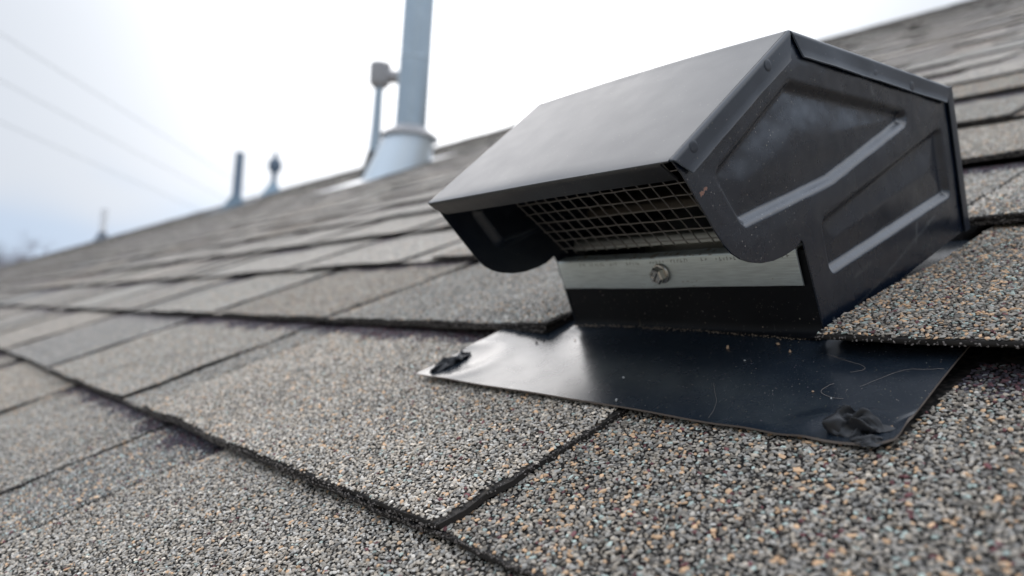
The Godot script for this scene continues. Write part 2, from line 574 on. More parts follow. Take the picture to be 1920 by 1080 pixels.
func roof() -> void:
	house = thing("house", Transform3D(), "long house roof of weathered grey laminated asphalt shingles rising to a straight ridge", "house")
	var r := RandomNumberGenerator.new()
	r.seed = 4401
	var deck := begin()
	# the deck below the shingles, the far slope and the walls
	var ridge_w: Vector3 = RT * P(0, 0, RIDGE)
	var eave_w: Vector3 = RT * P(0, 0, -1.6)
	var back_w := Vector3(0, eave_w.y, 2.0 * ridge_w.z - eave_w.z)
	var L := ROOF_LEFT
	var R := ROOF_RIGHT
	var dn := Vector3(0, -0.012, 0)
	quad(deck, Vector3(L, eave_w.y, eave_w.z) + dn, Vector3(R, eave_w.y, eave_w.z) + dn, Vector3(R, ridge_w.y, ridge_w.z) + dn, Vector3(L, ridge_w.y, ridge_w.z) + dn)
	done("roof_deck", deck, M.asphalt, house)
	var rear := begin()
	rear.set_color(Color.WHITE)
	quad(rear, Vector3(R, back_w.y, back_w.z), Vector3(L, back_w.y, back_w.z), Vector3(L, ridge_w.y, ridge_w.z), Vector3(R, ridge_w.y, ridge_w.z), Vector2(0, 0), Vector2(140, 0), Vector2(140, 16), Vector2(0, 16))
	done("rear_slope", rear, M.shingle_grey, house)
	var wall := begin()
	box(wall, Vector3(L + 0.4, 0, back_w.z + 0.5), Vector3(R - 0.4, eave_w.y - 0.25, eave_w.z - 0.5))
	done("wall", wall, mat(lin(0.55, 0.53, 0.49), 0.8), house)

	var far := begin()
	var near_tabs := 0
	var near_courses := 0
	var courses := int(ceil((RIDGE - S0) / EXPO))
	var granules := 0
	for k in range(-12, courses):
		var s0 := S0 + k * EXPO
		var s1 := minf(s0 + EXPO + 0.035, RIDGE)
		var near_lo := -2.6 if k >= -2 and k < 9 else 99.0
		var near_hi := 0.42
		# teeth of the whole course
		var teeth := []
		if NEAR_TEETH.has(k):
			var list: Array = NEAR_TEETH[k]
			teeth = random_teeth(k, ROOF_LEFT, list[0][0] - 0.05, r) + list + random_teeth(k, list[-1][1] + 0.08, ROOF_RIGHT, r)
		else:
			teeth = random_teeth(k, ROOF_LEFT, ROOF_RIGHT, r)
		var explicit_from := -1
		if NEAR_TEETH.has(k):
			for i in teeth.size():
				if teeth[i] == NEAR_TEETH[k][0]: explicit_from = i
		# far base layer of this course, left of the near part and right of it
		var tinted := tone(r)
		if near_lo > 50.0:
			var x := ROOF_LEFT
			while x < ROOF_RIGHT:
				var w := minf(1.0, ROOF_RIGHT - x)
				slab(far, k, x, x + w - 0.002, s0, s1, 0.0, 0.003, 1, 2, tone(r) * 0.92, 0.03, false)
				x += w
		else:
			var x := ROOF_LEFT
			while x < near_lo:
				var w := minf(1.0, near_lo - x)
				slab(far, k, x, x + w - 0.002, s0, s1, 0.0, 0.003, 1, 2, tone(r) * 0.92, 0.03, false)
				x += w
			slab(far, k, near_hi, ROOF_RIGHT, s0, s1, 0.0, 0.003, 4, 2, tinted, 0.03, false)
		# near shingles: cut where a tooth begins, some 0.25 to 0.5 m long
		var cuts := []
		if near_lo < 50.0:
			cuts = [near_lo]
			for t in teeth:
				if t[0] - 0.012 > cuts[-1] + 0.26 and t[0] < near_hi - 0.1 and not (k == 1 and t[0] > -0.5 and t[0] < -0.1): cuts.append(t[0] - 0.012)
			cuts.append(near_hi)
			if k == 1:
				var with_vent := []
				for c in cuts:
					if c < -0.3: with_vent.append(c)
				with_vent.append_array([-0.2795, -0.1420, near_hi])
				cuts = with_vent
		var pieces := []
		for i in cuts.size() - 1:
			if k == 1 and cuts[i] < -0.2 and cuts[i] > -0.29: continue
			pieces.append([cuts[i], cuts[i + 1]])
		for pc in pieces:
			var mid: float = (pc[0] + pc[1]) / 2.0
			var node := Node3D.new()
			node.name = "shingle"
			node.transform = RT
			house.add_child(node, true)
			var depth := 99.0
			var seen := false
			for i in 9:
				for j in 5:
					var px := lerpf(pc[0], pc[1], i / 8.0)
					var ps := lerpf(s0, s0 + EXPO, j / 4.0)
					if in_frame(px, 0, ps):
						seen = true
						depth = minf(depth, cam_depth(px, 0, ps).z)
			var grained := seen and depth < 0.66
			var mixed := 1 if (k == 1 and mid > -0.2) or (k == 0 and mid > -0.16) else (1 if r.randf() < 0.4 else 0)
			if k == -1 and mid < -0.30: mixed = 1
			var st := begin()
			var base_tint := Color(0.09, 0.085, 0.088) if grained else tone(r) * 0.95
			var cols := maxi(2, int((pc[1] - pc[0]) / (0.007 if grained else 0.03)))
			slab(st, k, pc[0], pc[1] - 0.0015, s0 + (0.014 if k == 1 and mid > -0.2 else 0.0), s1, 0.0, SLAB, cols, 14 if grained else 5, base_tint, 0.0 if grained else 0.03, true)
			done("base_layer", st, M.shingle_mixed if mixed else M.shingle_grey, node)
			var mine := []
			for ti in teeth.size():
				var t: Array = teeth[ti]
				if t[0] >= pc[0] - 0.02 and t[0] < pc[1] - 0.02 and not (k == 1 and mid > -0.2 and t[0] < -0.2):
					mine.append(t)
					var tm := 0
					var tb := -1
					if explicit_from >= 0 and ti >= explicit_from and ti < explicit_from + TEETH_MIX[k].size():
						tm = TEETH_MIX[k][ti - explicit_from]
						tb = TEETH_BAND[k][ti - explicit_from]
					elif r.randf() < 0.3: tm = 1
					var ts := begin()
					var tcols := maxi(2, int((t[1] - t[0]) / (0.006 if grained else 0.03)))
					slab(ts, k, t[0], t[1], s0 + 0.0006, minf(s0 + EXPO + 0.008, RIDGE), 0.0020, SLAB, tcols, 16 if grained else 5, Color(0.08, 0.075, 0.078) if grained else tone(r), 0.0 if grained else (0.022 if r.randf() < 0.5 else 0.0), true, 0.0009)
					done("tab", ts, M.shingle_mixed if tm else M.shingle_grey, node)
					near_tabs += 1
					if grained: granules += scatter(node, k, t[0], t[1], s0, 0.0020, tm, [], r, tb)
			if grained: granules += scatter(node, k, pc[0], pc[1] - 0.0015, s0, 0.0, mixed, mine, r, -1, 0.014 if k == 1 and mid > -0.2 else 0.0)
			near_courses += 1
		for t in teeth:
			var taken := false
			for pc in pieces:
				if t[0] >= pc[0] - 0.02 and t[0] < pc[1] - 0.02: taken = true
			if not taken and not (k == 1 and t[0] > -0.3 and t[0] < -0.14):
				slab(far, k, t[0], t[1], s0, minf(s0 + EXPO + 0.008, RIDGE), 0.0021, 0.0021, 1, 2, tone(r), 0.022 if r.randf() < 0.5 else 0.0, false)
	far.generate_normals()
	var fo := part("far_shingles", far.commit(), M.shingle_grey, house)
	fo.transform = RT
	fo.set_meta("kind", "stuff")
	print("shingles ", near_courses, " tabs ", near_tabs, " granules ", granules)
	ridge_caps(r)

# one folded cap every 0.143 m along the ridge, each lapping the next
func ridge_caps(r: RandomNumberGenerator) -> void:
	var top: Vector3 = RT * P(0, 0, RIDGE)
	var cap_mesh := []
	for kind in 4:
		var st := begin()
		st.set_smooth_group(-1)
		st.set_color(tone(r))
		var g := []
		for row in 2:
			var line := PackedVector3Array()
			for i in 9:
				var a := (i - 4) / 4.0
				var z := a * 0.145
				line.append(Vector3(-0.16 + 0.32 * row, (0.0075 - 0.0045 * row) - absf(z) * 0.4713 - 0.004 * exp(-a * a * 30.0), z))
			g.append(line)
		for i in 8:
			quad(st, g[0][i + 1], g[1][i + 1], g[1][i], g[0][i], Vector2(0, i * 0.1), Vector2(1, i * 0.1), Vector2(1, i * 0.1 + 0.1), Vector2(0, i * 0.1 + 0.1))
		st.set_color(Color(0.27, 0.245, 0.225))
		for i in 8:
			for e in 2:
				var a: Vector3 = g[e][i]
				var b: Vector3 = g[e][i + 1]
				var d := Vector3(0, -0.008, 0)
				if e == 0: quad(st, a + d, b + d, b, a)
				else: quad(st, b + d, a + d, a, b)
		var drop := Vector3(0, -0.006, 0)
		st.set_color(Color(0.27, 0.245, 0.225))
		quad(st, g[0][8] + drop, g[1][8] + drop, g[1][8], g[0][8])
		quad(st, g[1][0] + drop, g[0][0] + drop, g[0][0], g[1][0])
		st.generate_normals()
		cap_mesh.append(st.commit())
	var rest := begin()
	var x := ROOF_LEFT + 0.2
	while x < ROOF_RIGHT:
		var m: Mesh = cap_mesh[r.randi() % 4]
		var t := Transform3D(Basis(Vector3.UP, r.randfn(0, 0.012)), Vector3(x, top.y + 0.001 + r.randf() * 0.004, top.z + r.randfn(0, 0.006)))
		if x > -22.0 and x < 1.0:
			var o := part("ridge_cap", m, M.shingle_grey, house)
			o.transform = t
		else:
			rest.append_from(m, 0, t)
		x += 0.143
	var ro := part("far_ridge_caps", rest.commit(), M.shingle_grey, house)
	ro.set_meta("kind", "stuff")

var chip_meshes := []
func chips() -> void:
	var r := RandomNumberGenerator.new()
	r.seed = 66
	var ico := PackedVector3Array()
	var f := (1.0 + sqrt(5.0)) / 2.0
	for a in [-1.0, 1.0]:
		for b in [-f, f]:
			ico.append(Vector3(a, b, 0)); ico.append(Vector3(0, a, b)); ico.append(Vector3(b, 0, a))
	for kind in 5:
		var pts := PackedVector3Array()
		var cut := []
		for c in 6: cut.append([Vector3(r.randfn(), r.randfn(), r.randfn()).normalized(), r.randf_range(0.38, 0.75)])
		for v in ico:
			var p := v.normalized() * r.randf_range(0.8, 1.2)
			for c in cut:
				var over: float = p.dot(c[0]) - c[1]
				if over > 0.0: p -= c[0] * over
			pts.append(p)
		var st := begin()
		st.set_smooth_group(-1)
		st.set_color(Color.WHITE)
		for i in 12:
			for j in range(i + 1, 12):
				for l in range(j + 1, 12):
					if ico[i].distance_to(ico[j]) < 2.1 and ico[j].distance_to(ico[l]) < 2.1 and ico[i].distance_to(ico[l]) < 2.1:
						if (pts[j] - pts[i]).cross(pts[l] - pts[i]).dot(pts[i] + pts[j] + pts[l]) > 0.0: tri(st, pts[i], pts[j], pts[l])
						else: tri(st, pts[i], pts[l], pts[j])
		st.generate_normals()
		chip_meshes.append(st.commit())

# real granules on one face of a near shingle
func scatter(node: Node3D, k: int, x0: float, x1: float, s0: float, rise: float, mix: int, holes: Array, r: RandomNumberGenerator, band := -1, setback := 0.0) -> int:
	if chip_meshes.is_empty(): chips()
	var step := 0.00127
	var bufs := []
	for i in chip_meshes.size(): bufs.append([])
	var total := 0
	var band_w := r.randf_range(0.008, 0.016)
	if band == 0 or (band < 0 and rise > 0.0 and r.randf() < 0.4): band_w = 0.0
	var tv := r.randf_range(0.84, 1.18)
	var tw := r.randf_range(-0.035, 0.03)
	var row := 0
	var s := s0 - 0.014
	var s_end := s0 + EXPO + 0.006
	while s < s_end:
		row += 1
		var x := x0 + 0.0007 + (step * 0.5 if row & 1 else 0.0)
		while x < x1 - (0.0016 if rise > 0.0 else 0.0007):
			var px := x + r.randf_range(-0.45, 0.45) * step
			var ps := s + r.randf_range(-0.45, 0.45) * step
			x += step
			var front := s0 + butt_shift(k, px) + fine.get_noise_2d(px * 0.9, s0 * 31.0) * 0.0008 + wob.get_noise_2d(px * 0.8, s0 * 17.0) * 0.0022
			if ps < front + setback + 0.0006 + absf(r.randfn(0, 0.0004)): continue
			if k == 0 and px > -0.312 and px < -0.098 and ps > 0.178: continue
			if rise > 0.0 and px > x1 - 0.0035 and r.randf() < (px - x1 + 0.0035) / 0.0035: continue
			var covered := false
			for h in holes:
				if px > h[0] - 0.0015 - 0.0008 * fine.get_noise_1d(ps * 1.5) and px < h[1] - 0.001: covered = true
			if covered: continue
			var m := mix
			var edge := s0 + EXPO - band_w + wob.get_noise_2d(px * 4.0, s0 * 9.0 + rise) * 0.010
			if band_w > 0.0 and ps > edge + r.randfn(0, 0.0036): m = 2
			elif rise == 0.0 and k == 0 and px > -0.2: m = 1
			var c := granule_color(r, m)
			c = Color(c.r * tv * (1.0 + tw), c.g * tv, c.b * tv * (1.0 - tw))
			var n := base_top(k, ps) + rise + lift(k, px, ps) + wob.get_noise_2d(px * 1.2, ps * 1.2 + rise * 90.0) * 0.0015
			var big := 1.0 if m == 2 else (1.12 if c.r > c.b * 1.6 else 1.0)
			var size := (0.50 + 0.72 * pow(r.randf(), 0.8)) * 0.00082 * big
			var bs := Basis(Vector3(r.randfn(), r.randfn(), r.randfn()).normalized(), r.randf() * TAU).scaled_local(Vector3(size * r.randf_range(0.85, 1.65), size * r.randf_range(0.7, 1.0), size * r.randf_range(0.7, 1.1)))
			bs = Basis.from_scale(Vector3(1, 0.58, 1)) * bs
			var o := P(px, n + 0.00020 + r.randf() * 0.00034, ps)
			bufs[r.randi() % bufs.size()].append([Transform3D(bs, o), c])
			total += 1
		s += step * 0.9
	# crumbs of asphalt and granules on the cut front and side
	var edge_len := x1 - x0
	for i in int(edge_len / 0.00040):
		var px := x0 + r.randf() * edge_len
		var side := rise > 0.0 and r.randf() < 0.42
		var ps := s0 + butt_shift(k, px) + fine.get_noise_2d(px * 0.9, s0 * 31.0) * 0.0008 + wob.get_noise_2d(px * 0.8, s0 * 17.0) * 0.0022 - 0.0003 + setback
		if side:
			px = x1 + r.randf_range(-0.0011, 0.0002)
			ps = s0 + butt_shift(k, px) + r.randf() * EXPO
		if not in_frame(px, 0, ps, 1.12): continue
		var hidden := false
		for h in holes:
			if side and px > h[0] and px < h[1]: hidden = true
		if hidden: continue
		var n := base_top(k, ps) + rise + lift(k, px, ps) - (r.randf() * SLAB * 0.85 if not side or px > x1 - 0.0002 else 0.0)
		var v := r.randf_range(0.06, 0.18) if r.randf() < 0.85 else r.randf_range(0.13, 0.24)
		var size := r.randf_range(0.18, 0.45) * 0.001
		var bs := Basis(Vector3(r.randfn(), r.randfn(), r.randfn()).normalized(), r.randf() * TAU).scaled_local(Vector3(size * r.randf_range(1.0, 1.8), size, size * r.randf_range(0.6, 1.0)))
		bufs[r.randi() % bufs.size()].append([Transform3D(bs, P(px, n, ps)), Color(v * 1.12, v * 0.98, v * 0.88)])
		total += 1
	for i in bufs.size():
		var b: Array = bufs[i]
		if b.is_empty(): continue
		var mm := MultiMesh.new()
		mm.transform_format = MultiMesh.TRANSFORM_3D
		mm.use_colors = true
		mm.mesh = chip_meshes[i]
		mm.instance_count = b.size()
		for q in b.size():
			mm.set_instance_transform(q, b[q][0])
			mm.set_instance_color(q, b[q][1])
		var mi := MultiMeshInstance3D.new()
		mi.name = "granules"
		mi.multimesh = mm
		mi.material_override = M.granule
		node.add_child(mi, true)
		mi.set_meta("kind", "stuff")
	return total


# ---------------------------------------------------------------- the vent
const XL := -0.2705
const XR := -0.1445
const VB := Vector3(-0.2075, 0.0, -0.2355)   # local base of the vent in the roof frame

func V(x: float, n: float, s: float) -> Vector3:
	return P(x, n, s) - VB

func seg_dist(p: Vector2, poly: PackedVector2Array) -> float:
	var best := 1e9
	for i in poly.size():
		best = minf(best, p.distance_squared_to(Geometry2D.get_closest_point_to_segment(p, poly[i], poly[(i + 1) % poly.size()])))
	best = sqrt(best)
	return best if Geometry2D.is_point_in_polygon(p, poly) else -best

func resample(poly: PackedVector2Array, step: float) -> PackedVector2Array:
	var out := PackedVector2Array()
	for i in poly.size():
		var a := poly[i]
		var b := poly[(i + 1) % poly.size()]
		var n := maxi(1, int(round(a.distance_to(b) / step)))
		for j in n: out.append(a.lerp(b, float(j) / n))
	return out

func rounded(pts: Array, radius: float) -> PackedVector2Array:
	var poly := PackedVector2Array()
	for p in pts: poly.append(Vector2(p[0], p[1]))
	if Geometry2D.is_polygon_clockwise(poly): poly.reverse()
	var a := Geometry2D.offset_polygon(poly, -radius, Geometry2D.JOIN_MITER)
	var b := Geometry2D.offset_polygon(a[0], radius, Geometry2D.JOIN_ROUND)
	return b[0]

# depth of a pressing at distance d inside its edge: rounded wall, floor domed back out
func pressed(d: float, deep: float) -> float:
	return deep * smoothstep(-0.5, 3.0, d) - 1.1 * smoothstep(1.5, 17.0, d) + 0.25 * smoothstep(-7.0, -0.3, d)

# outline and embossing of a side panel, millimetres in (s, n)
func side_mesh(mirrored: bool) -> ArrayMesh:
	var outline := PackedVector2Array()
	for p in [[235.8, 1.5], [235.2, 18.0], [234.6, 34.5], [234.2, 37.2], [233.2, 38.4], [231.8, 37.6], [228, 36.8], [222, 36.6], [215, 37.2], [208, 38.8], [202.5, 41.0], [198, 43.6], [194.6, 46.6], [192, 50.2], [188.6, 57.5], [184.5, 66.5], [180.6, 75.4], [178.0, 79.6], [177.0, 80.8], [250.5, 104.9], [368.3, 62.8], [364.0, 1.5]]:
		outline.append(Vector2(p[0], p[1]))
	var embA := rounded([[194.8, 72.0], [245.6, 90.6], [333.5, 60.6], [333.5, 58.6], [261, 50.8], [203.5, 52.2]], 3.5)
	var embB := rounded([[248.2, 41.0], [355.2, 50.0], [353.6, 19.5], [247.4, 20.8]], 2.6)
	var cell := 0.8
	var cols := int(195.0 / cell)
	var rows := int(108.0 / cell)
	var o := Vector2(176.0, 1.0)
	# depth of the pressing at each grid corner, one wider than the grid for the slopes
	var deep := PackedFloat32Array()
	var within := PackedByteArray()
	for j in rows + 2:
		for i in cols + 2:
			var p := o + Vector2(i, j) * cell
			deep.append(pressed(seg_dist(p, embA), 2.9) + pressed(seg_dist(p, embB), 2.6) + wob.get_noise_2d(p.x * 0.006, p.y * 0.006) * 0.25)
			within.append(1 if Geometry2D.is_point_in_polygon(p, outline) else 0)
	var depth := func(p: Vector2) -> float:
		var q := (p - o) / cell
		var i := clampi(int(q.x), 0, cols)
		var j := clampi(int(q.y), 0, rows)
		var w := cols + 2
		var f := q - Vector2(i, j)
		return lerpf(lerpf(deep[j * w + i], deep[j * w + i + 1], f.x), lerpf(deep[j * w + w + i], deep[j * w + w + i + 1], f.x), f.y)
	var st := begin()
	var sx := -1.0 if mirrored else 1.0
	var X := XL if mirrored else XR
	var put := func(p: Vector2, layer: int) -> void:
		var e := 0.4
		var gx: float = (depth.call(p + Vector2(e, 0)) - depth.call(p - Vector2(e, 0))) / (2.0 * e)
		var gy: float = (depth.call(p + Vector2(0, e)) - depth.call(p - Vector2(0, e))) / (2.0 * e)
		var nr := Vector3(sx, gy, -gx).normalized()
		st.set_normal(nr if layer == 0 else -nr)
		st.set_uv(side_uv(p.x / 1000.0, p.y / 1000.0))
		st.add_vertex(V(X - sx * (depth.call(p) + layer * 0.6) / 1000.0, p.y / 1000.0, p.x / 1000.0))
	# polygons counter-clockwise in (s, n), seen from +x
	var face := func(a: Vector2, b: Vector2, c: Vector2) -> void:
		for layer in 2:
			var q := [a, c, b] if (layer == 0) != mirrored else [a, b, c]
			for p in q: put.call(p, layer)
	for j in rows:
		for i in cols:
			var w := cols + 2
			var n: int = within[j * w + i] + within[j * w + i + 1] + within[j * w + w + i] + within[j * w + w + i + 1]
			var a := o + Vector2(i, j) * cell
			var b := a + Vector2(cell, 0)
			var c := a + Vector2(cell, cell)
			var d := a + Vector2(0, cell)
			if n == 4:
				face.call(a, b, c)
				face.call(a, c, d)
			else:
				for poly in Geometry2D.intersect_polygons(PackedVector2Array([a, b, c, d]), outline):
					var pl: PackedVector2Array = poly
					if Geometry2D.is_polygon_clockwise(pl): pl.reverse()
					for k in range(1, pl.size() - 1): face.call(pl[0], pl[k], pl[k + 1])
	var rim := resample(outline, 1.6)
	if Geometry2D.is_polygon_clockwise(rim): rim.reverse()
	for i in rim.size():
		var a := rim[i]
		var b := rim[(i + 1) % rim.size()]
		var nr := Vector3(0, -(b.x - a.x), -(b.y - a.y)).normalized()
		var ca: float = X - sx * depth.call(a) / 1000.0
		var cb: float = X - sx * depth.call(b) / 1000.0
		st.set_normal(nr)
		var v := [V(ca, a.y / 1000.0, a.x / 1000.0), V(cb, b.y / 1000.0, b.x / 1000.0), V(cb - sx * 0.0006, b.y / 1000.0, b.x / 1000.0), V(ca - sx * 0.0006, a.y / 1000.0, a.x / 1000.0)]
		if not mirrored: v.reverse()
		quad(st, v[0], v[1], v[2], v[3], side_uv(a.x / 1000.0, a.y / 1000.0), side_uv(b.x / 1000.0, b.y / 1000.0), side_uv(b.x / 1000.0, b.y / 1000.0), side_uv(a.x / 1000.0, a.y / 1000.0))
	return st.commit()

func vent() -> void:
	var t := thing("roof_vent", RT * Transform3D(Basis(), VB), "large black painted metal exhaust vent with wire screen on the roof in front", "roof vent")
	part("side_panel", side_mesh(false), M.side_paint, t)
	part("side_panel", side_mesh(true), M.paint, t)
	cover(t)
	# rear panel with its flaps round the sides
	var st := begin()
	var g := []
	for j in 9:
		var v := j / 8.0
		var n := lerpf(0.001, 0.0640, v)
		var s := lerpf(0.3650, 0.3696, v)
		var line := PackedVector3Array()
		for q in [[XR + 0.0012, -0.0060], [XR + 0.0013, -0.003], [XR + 0.0012, -0.0008], [XR + 0.0006, 0.0002], [XR - 0.001, 0.0005], [-0.2075, 0.0006], [XL + 0.001, 0.0005], [XL - 0.0006, 0.0002], [XL - 0.0012, -0.0008], [XL - 0.0013, -0.003], [XL - 0.0012, -0.0060]]:
			line.append(V(q[0], n, s + q[1]))
		g.append(line)
	sheet(st, g, 0.0006)
	done("rear_panel", st, M.paint, t)
	# dark front wall below the strip, flaring into the flange
	st = begin()
	g = []
	for q in [[0.0026, 0.2325], [0.0030, 0.2340], [0.0042, 0.2351], [0.0070, 0.2355], [0.0200, 0.2356], [0.0340, 0.2356]]:
		var line := PackedVector3Array()
		for i in 17:
			var x := lerpf(XL + 0.0006, XR - 0.0006, i / 16.0)
			line.append(V(x, q[0] + wob.get_noise_2d(x * 3.0, 2.0) * 0.0004, q[1] + wob.get_noise_2d(x * 2.5, q[0] * 30.0) * 0.0005))
		g.append(line)
	sheet(st, g, 0.0006)
	done("front_wall", st, M.matte_paint, t)
	# galvanised strip folded back at its top
	st = begin()
	g = []
	var strip := [[0.0216, 0.2345, 1.0], [0.0245, 0.2342, 0.78], [0.0300, 0.2341, 0.4], [0.0338, 0.2341, 0.12], [0.0347, 0.2343, 0.06], [0.0351, 0.2349, 0.04], [0.0352, 0.2360, 0.03], [0.0352, 0.2405, 0.0]]
	for q in strip:
		var line := PackedVector3Array()
		for i in 25:
			var x := lerpf(XL + 0.0010, XR - 0.0034 + (0.0007 if q[0] > 0.03 else 0.0) * 0.0, i / 24.0)
			line.append(V(x, q[0] + wob.get_noise_2d(x * 2.0, 7.0) * 0.0005, q[1] + wob.get_noise_2d(x * 2.0, 1.0) * 0.0004))
		g.append(line)
	for j in g.size() - 1:
		for i in 24:
			quad(st, g[j][i], g[j][i + 1], g[j + 1][i + 1], g[j + 1][i], Vector2(i / 24.0, strip[j][2]), Vector2((i + 1) / 24.0, strip[j][2]), Vector2((i + 1) / 24.0, strip[j + 1][2]), Vector2(i / 24.0, strip[j + 1][2]))
	st.set_smooth_group(1)
	var off := Vector3(0, -0.0003, -0.0007)
	for j in g.size() - 1:
		quad(st, g[j][24], g[j][24] + off, g[j + 1][24] + off, g[j + 1][24])
		quad(st, g[j][0] + off, g[j][0], g[j + 1][0], g[j + 1][0] + off)
	for i in 24:
		quad(st, g[0][i] + off, g[0][i + 1] + off, g[0][i + 1], g[0][i])
	done("mounting_strip", st, M.zinc_strip, t)
	inside(t)
	screen(t)
	screw(t)
	flange(t)
	for q in [[0.2330, 0.0973, 0], [0.1868, 0.0818, 0], [0.3311, 0.0712, 0], [0.3030, 0.0812, 0]]:
		st = begin()
		var prof := PackedVector2Array([Vector2(0.0020, -0.00008), Vector2(0.0017, 0.00001), Vector2(0.0012, 0.00004), Vector2(0.0007, 0.00005), Vector2(0.00001, 0.00005)])
		lathe(st, prof, 20)
		var o := done("clinch_button", st, M.paint, t)
		o.transform = Transform3D(Basis(Vector3(0, 0, 1), -PI / 2), V(XR + 0.00135, q[1], q[0]))

func slope_points(a: Vector2, b: Vector2, n: int) -> PackedVector2Array:
	var out := PackedVector2Array()
	for i in n + 1: out.append(a.lerp(b, float(i) / n))
	return out

# folded hood: lip, front slope, rear slope and the flaps that lap the sides; Vector2 is (s, n)
func cover(t: Node3D) -> void:
	var front := Vector2(0.1758, 0.0806)
	var apex := Vector2(0.2507, 0.1063)
	var back := Vector2(0.3690, 0.0640)
	var prof := PackedVector2Array()
	prof.append_array([Vector2(0.1822, 0.0738), Vector2(0.1800, 0.0757), Vector2(0.1775, 0.0781), Vector2(0.1763, 0.0793), Vector2(0.1758, 0.0800), Vector2(0.1760, 0.0806), Vector2(0.1768, 0.0810)])
	prof.append_array(slope_points(Vector2(0.1790, 0.08175), apex + Vector2(-0.0022, -0.0008), 16))
	prof.append_array([apex + Vector2(-0.0010, -0.0003), apex + Vector2(0.0004, -0.0002), apex + Vector2(0.0018, -0.0006)])
	prof.append_array(slope_points(apex + Vector2(0.0035, -0.0012), back, 18))
	var x0 := XL + 0.0003
	var x1 := XR - 0.0003
	var st := begin()
	var g := []
	for j in prof.size():
		var line := PackedVector3Array()
		for i in 33:
			var u := i / 32.0
			var lo := x0
			var hi := x1
			if j < 5:
				lo = XL + 0.0012
				hi = XR - 0.0034
			var x := lerpf(lo, hi, u)
			var belly := sin(u * PI) * 0.0006 + wob.get_noise_2d(x * 0.8, prof[j].x * 0.8) * 0.0004 * sin(u * PI)
			line.append(V(x, prof[j].y + belly * (1.0 if j > 6 else 0.4), prof[j].x))
		g.append(line)
	var worn := begin()
	sheet(st, g.slice(5), 0.0006)
	# flaps, right then left
	for side in [1.0, -1.0]:
		for f in 2:
			var a := front + Vector2(0.0008, 0.0005) if f == 0 else apex + Vector2(0.0002, 0.0)
			var b := apex - Vector2(0.0002, 0.0) if f == 0 else back
			var along := (b - a).normalized()
			var down := Vector2(along.y, -along.x)
			var length := a.distance_to(b)
			var rows := []
			for q in [[0.0, 0.0], [0.00045, 0.00005], [0.0009, 0.0002], [0.00125, 0.0005], [0.00145, 0.0010], [0.00150, 0.0013], [0.00151, 0.0016], [0.00153, 0.0030], [0.0016, 0.0050], [0.0017, 0.0072], [0.0019, 0.0078]]:
				var depth: float = q[1]
				var line := PackedVector3Array()
				var v := depth / 0.0078
				var from := v * (0.0046 if f == 0 else 0.0078)
				var to := length - v * (0.0072 if f == 0 else 0.0060)
				for i in 31:
					var p := a + along * lerpf(from, to, i / 30.0) + down * (depth + 0.0002)
					var bulge := wob.get_noise_2d(p.x * 5.0, side * 3.0 + f) * 0.0005 * v
					line.append(V((x1 if side > 0.0 else x0) + side * (q[0] + bulge), p.y, p.x))
				rows.append(line)
			if side > 0.0: rows.reverse()
			sheet(st, rows, 0.0006, worn)
	done("hood_cover", st, M.paint, t)
	done("worn_edge", worn, M.worn, t)
	st = begin()
	sheet(st, g.slice(0, 6), 0.0006)
	done("front_lip", st, M.dusty_paint, t)

func inside(t: Node3D) -> void:
	# damper plate and duct collar seen through the screen
	var st := begin()
	var g := []
	for q in [[0.0370, 0.2440], [0.0405, 0.2443], [0.0411, 0.2450], [0.0411, 0.2490]]:
		var line := PackedVector3Array()
		for i in 9: line.append(V(lerpf(XL + 0.004, XR - 0.004, i / 8.0), q[0], q[1]))
		g.append(line)
	sheet(st, g, 0.0007)
	done("inner_ledge", st, M.zinc, t)
	st = begin()
	g = []
	for q in [[0.0490, 0.2560], [0.0520, 0.2562], [0.0528, 0.2568], [0.0560, 0.2750], [0.0600, 0.3300]]:
		var line := PackedVector3Array()
		for i in 9: line.append(V(lerpf(XL + 0.006, XR - 0.006, i / 8.0), q[0], q[1]))
		g.append(line)
	sheet(st, g, 0.0007)
	done("damper_flap", st, mat(lin(0.10, 0.085, 0.07), 0.5, 0.4), t)
	st = begin()
	lathe(st, PackedVector2Array([Vector2(0.0500, 0.001), Vector2(0.0500, 0.036), Vector2(0.0507, 0.0365), Vector2(0.0514, 0.036), Vector2(0.0514, 0.001)]), 48)
	var o := done("duct_collar", st, M.zinc, t)
	o.position = V(-0.2075, 0.0, 0.3020)

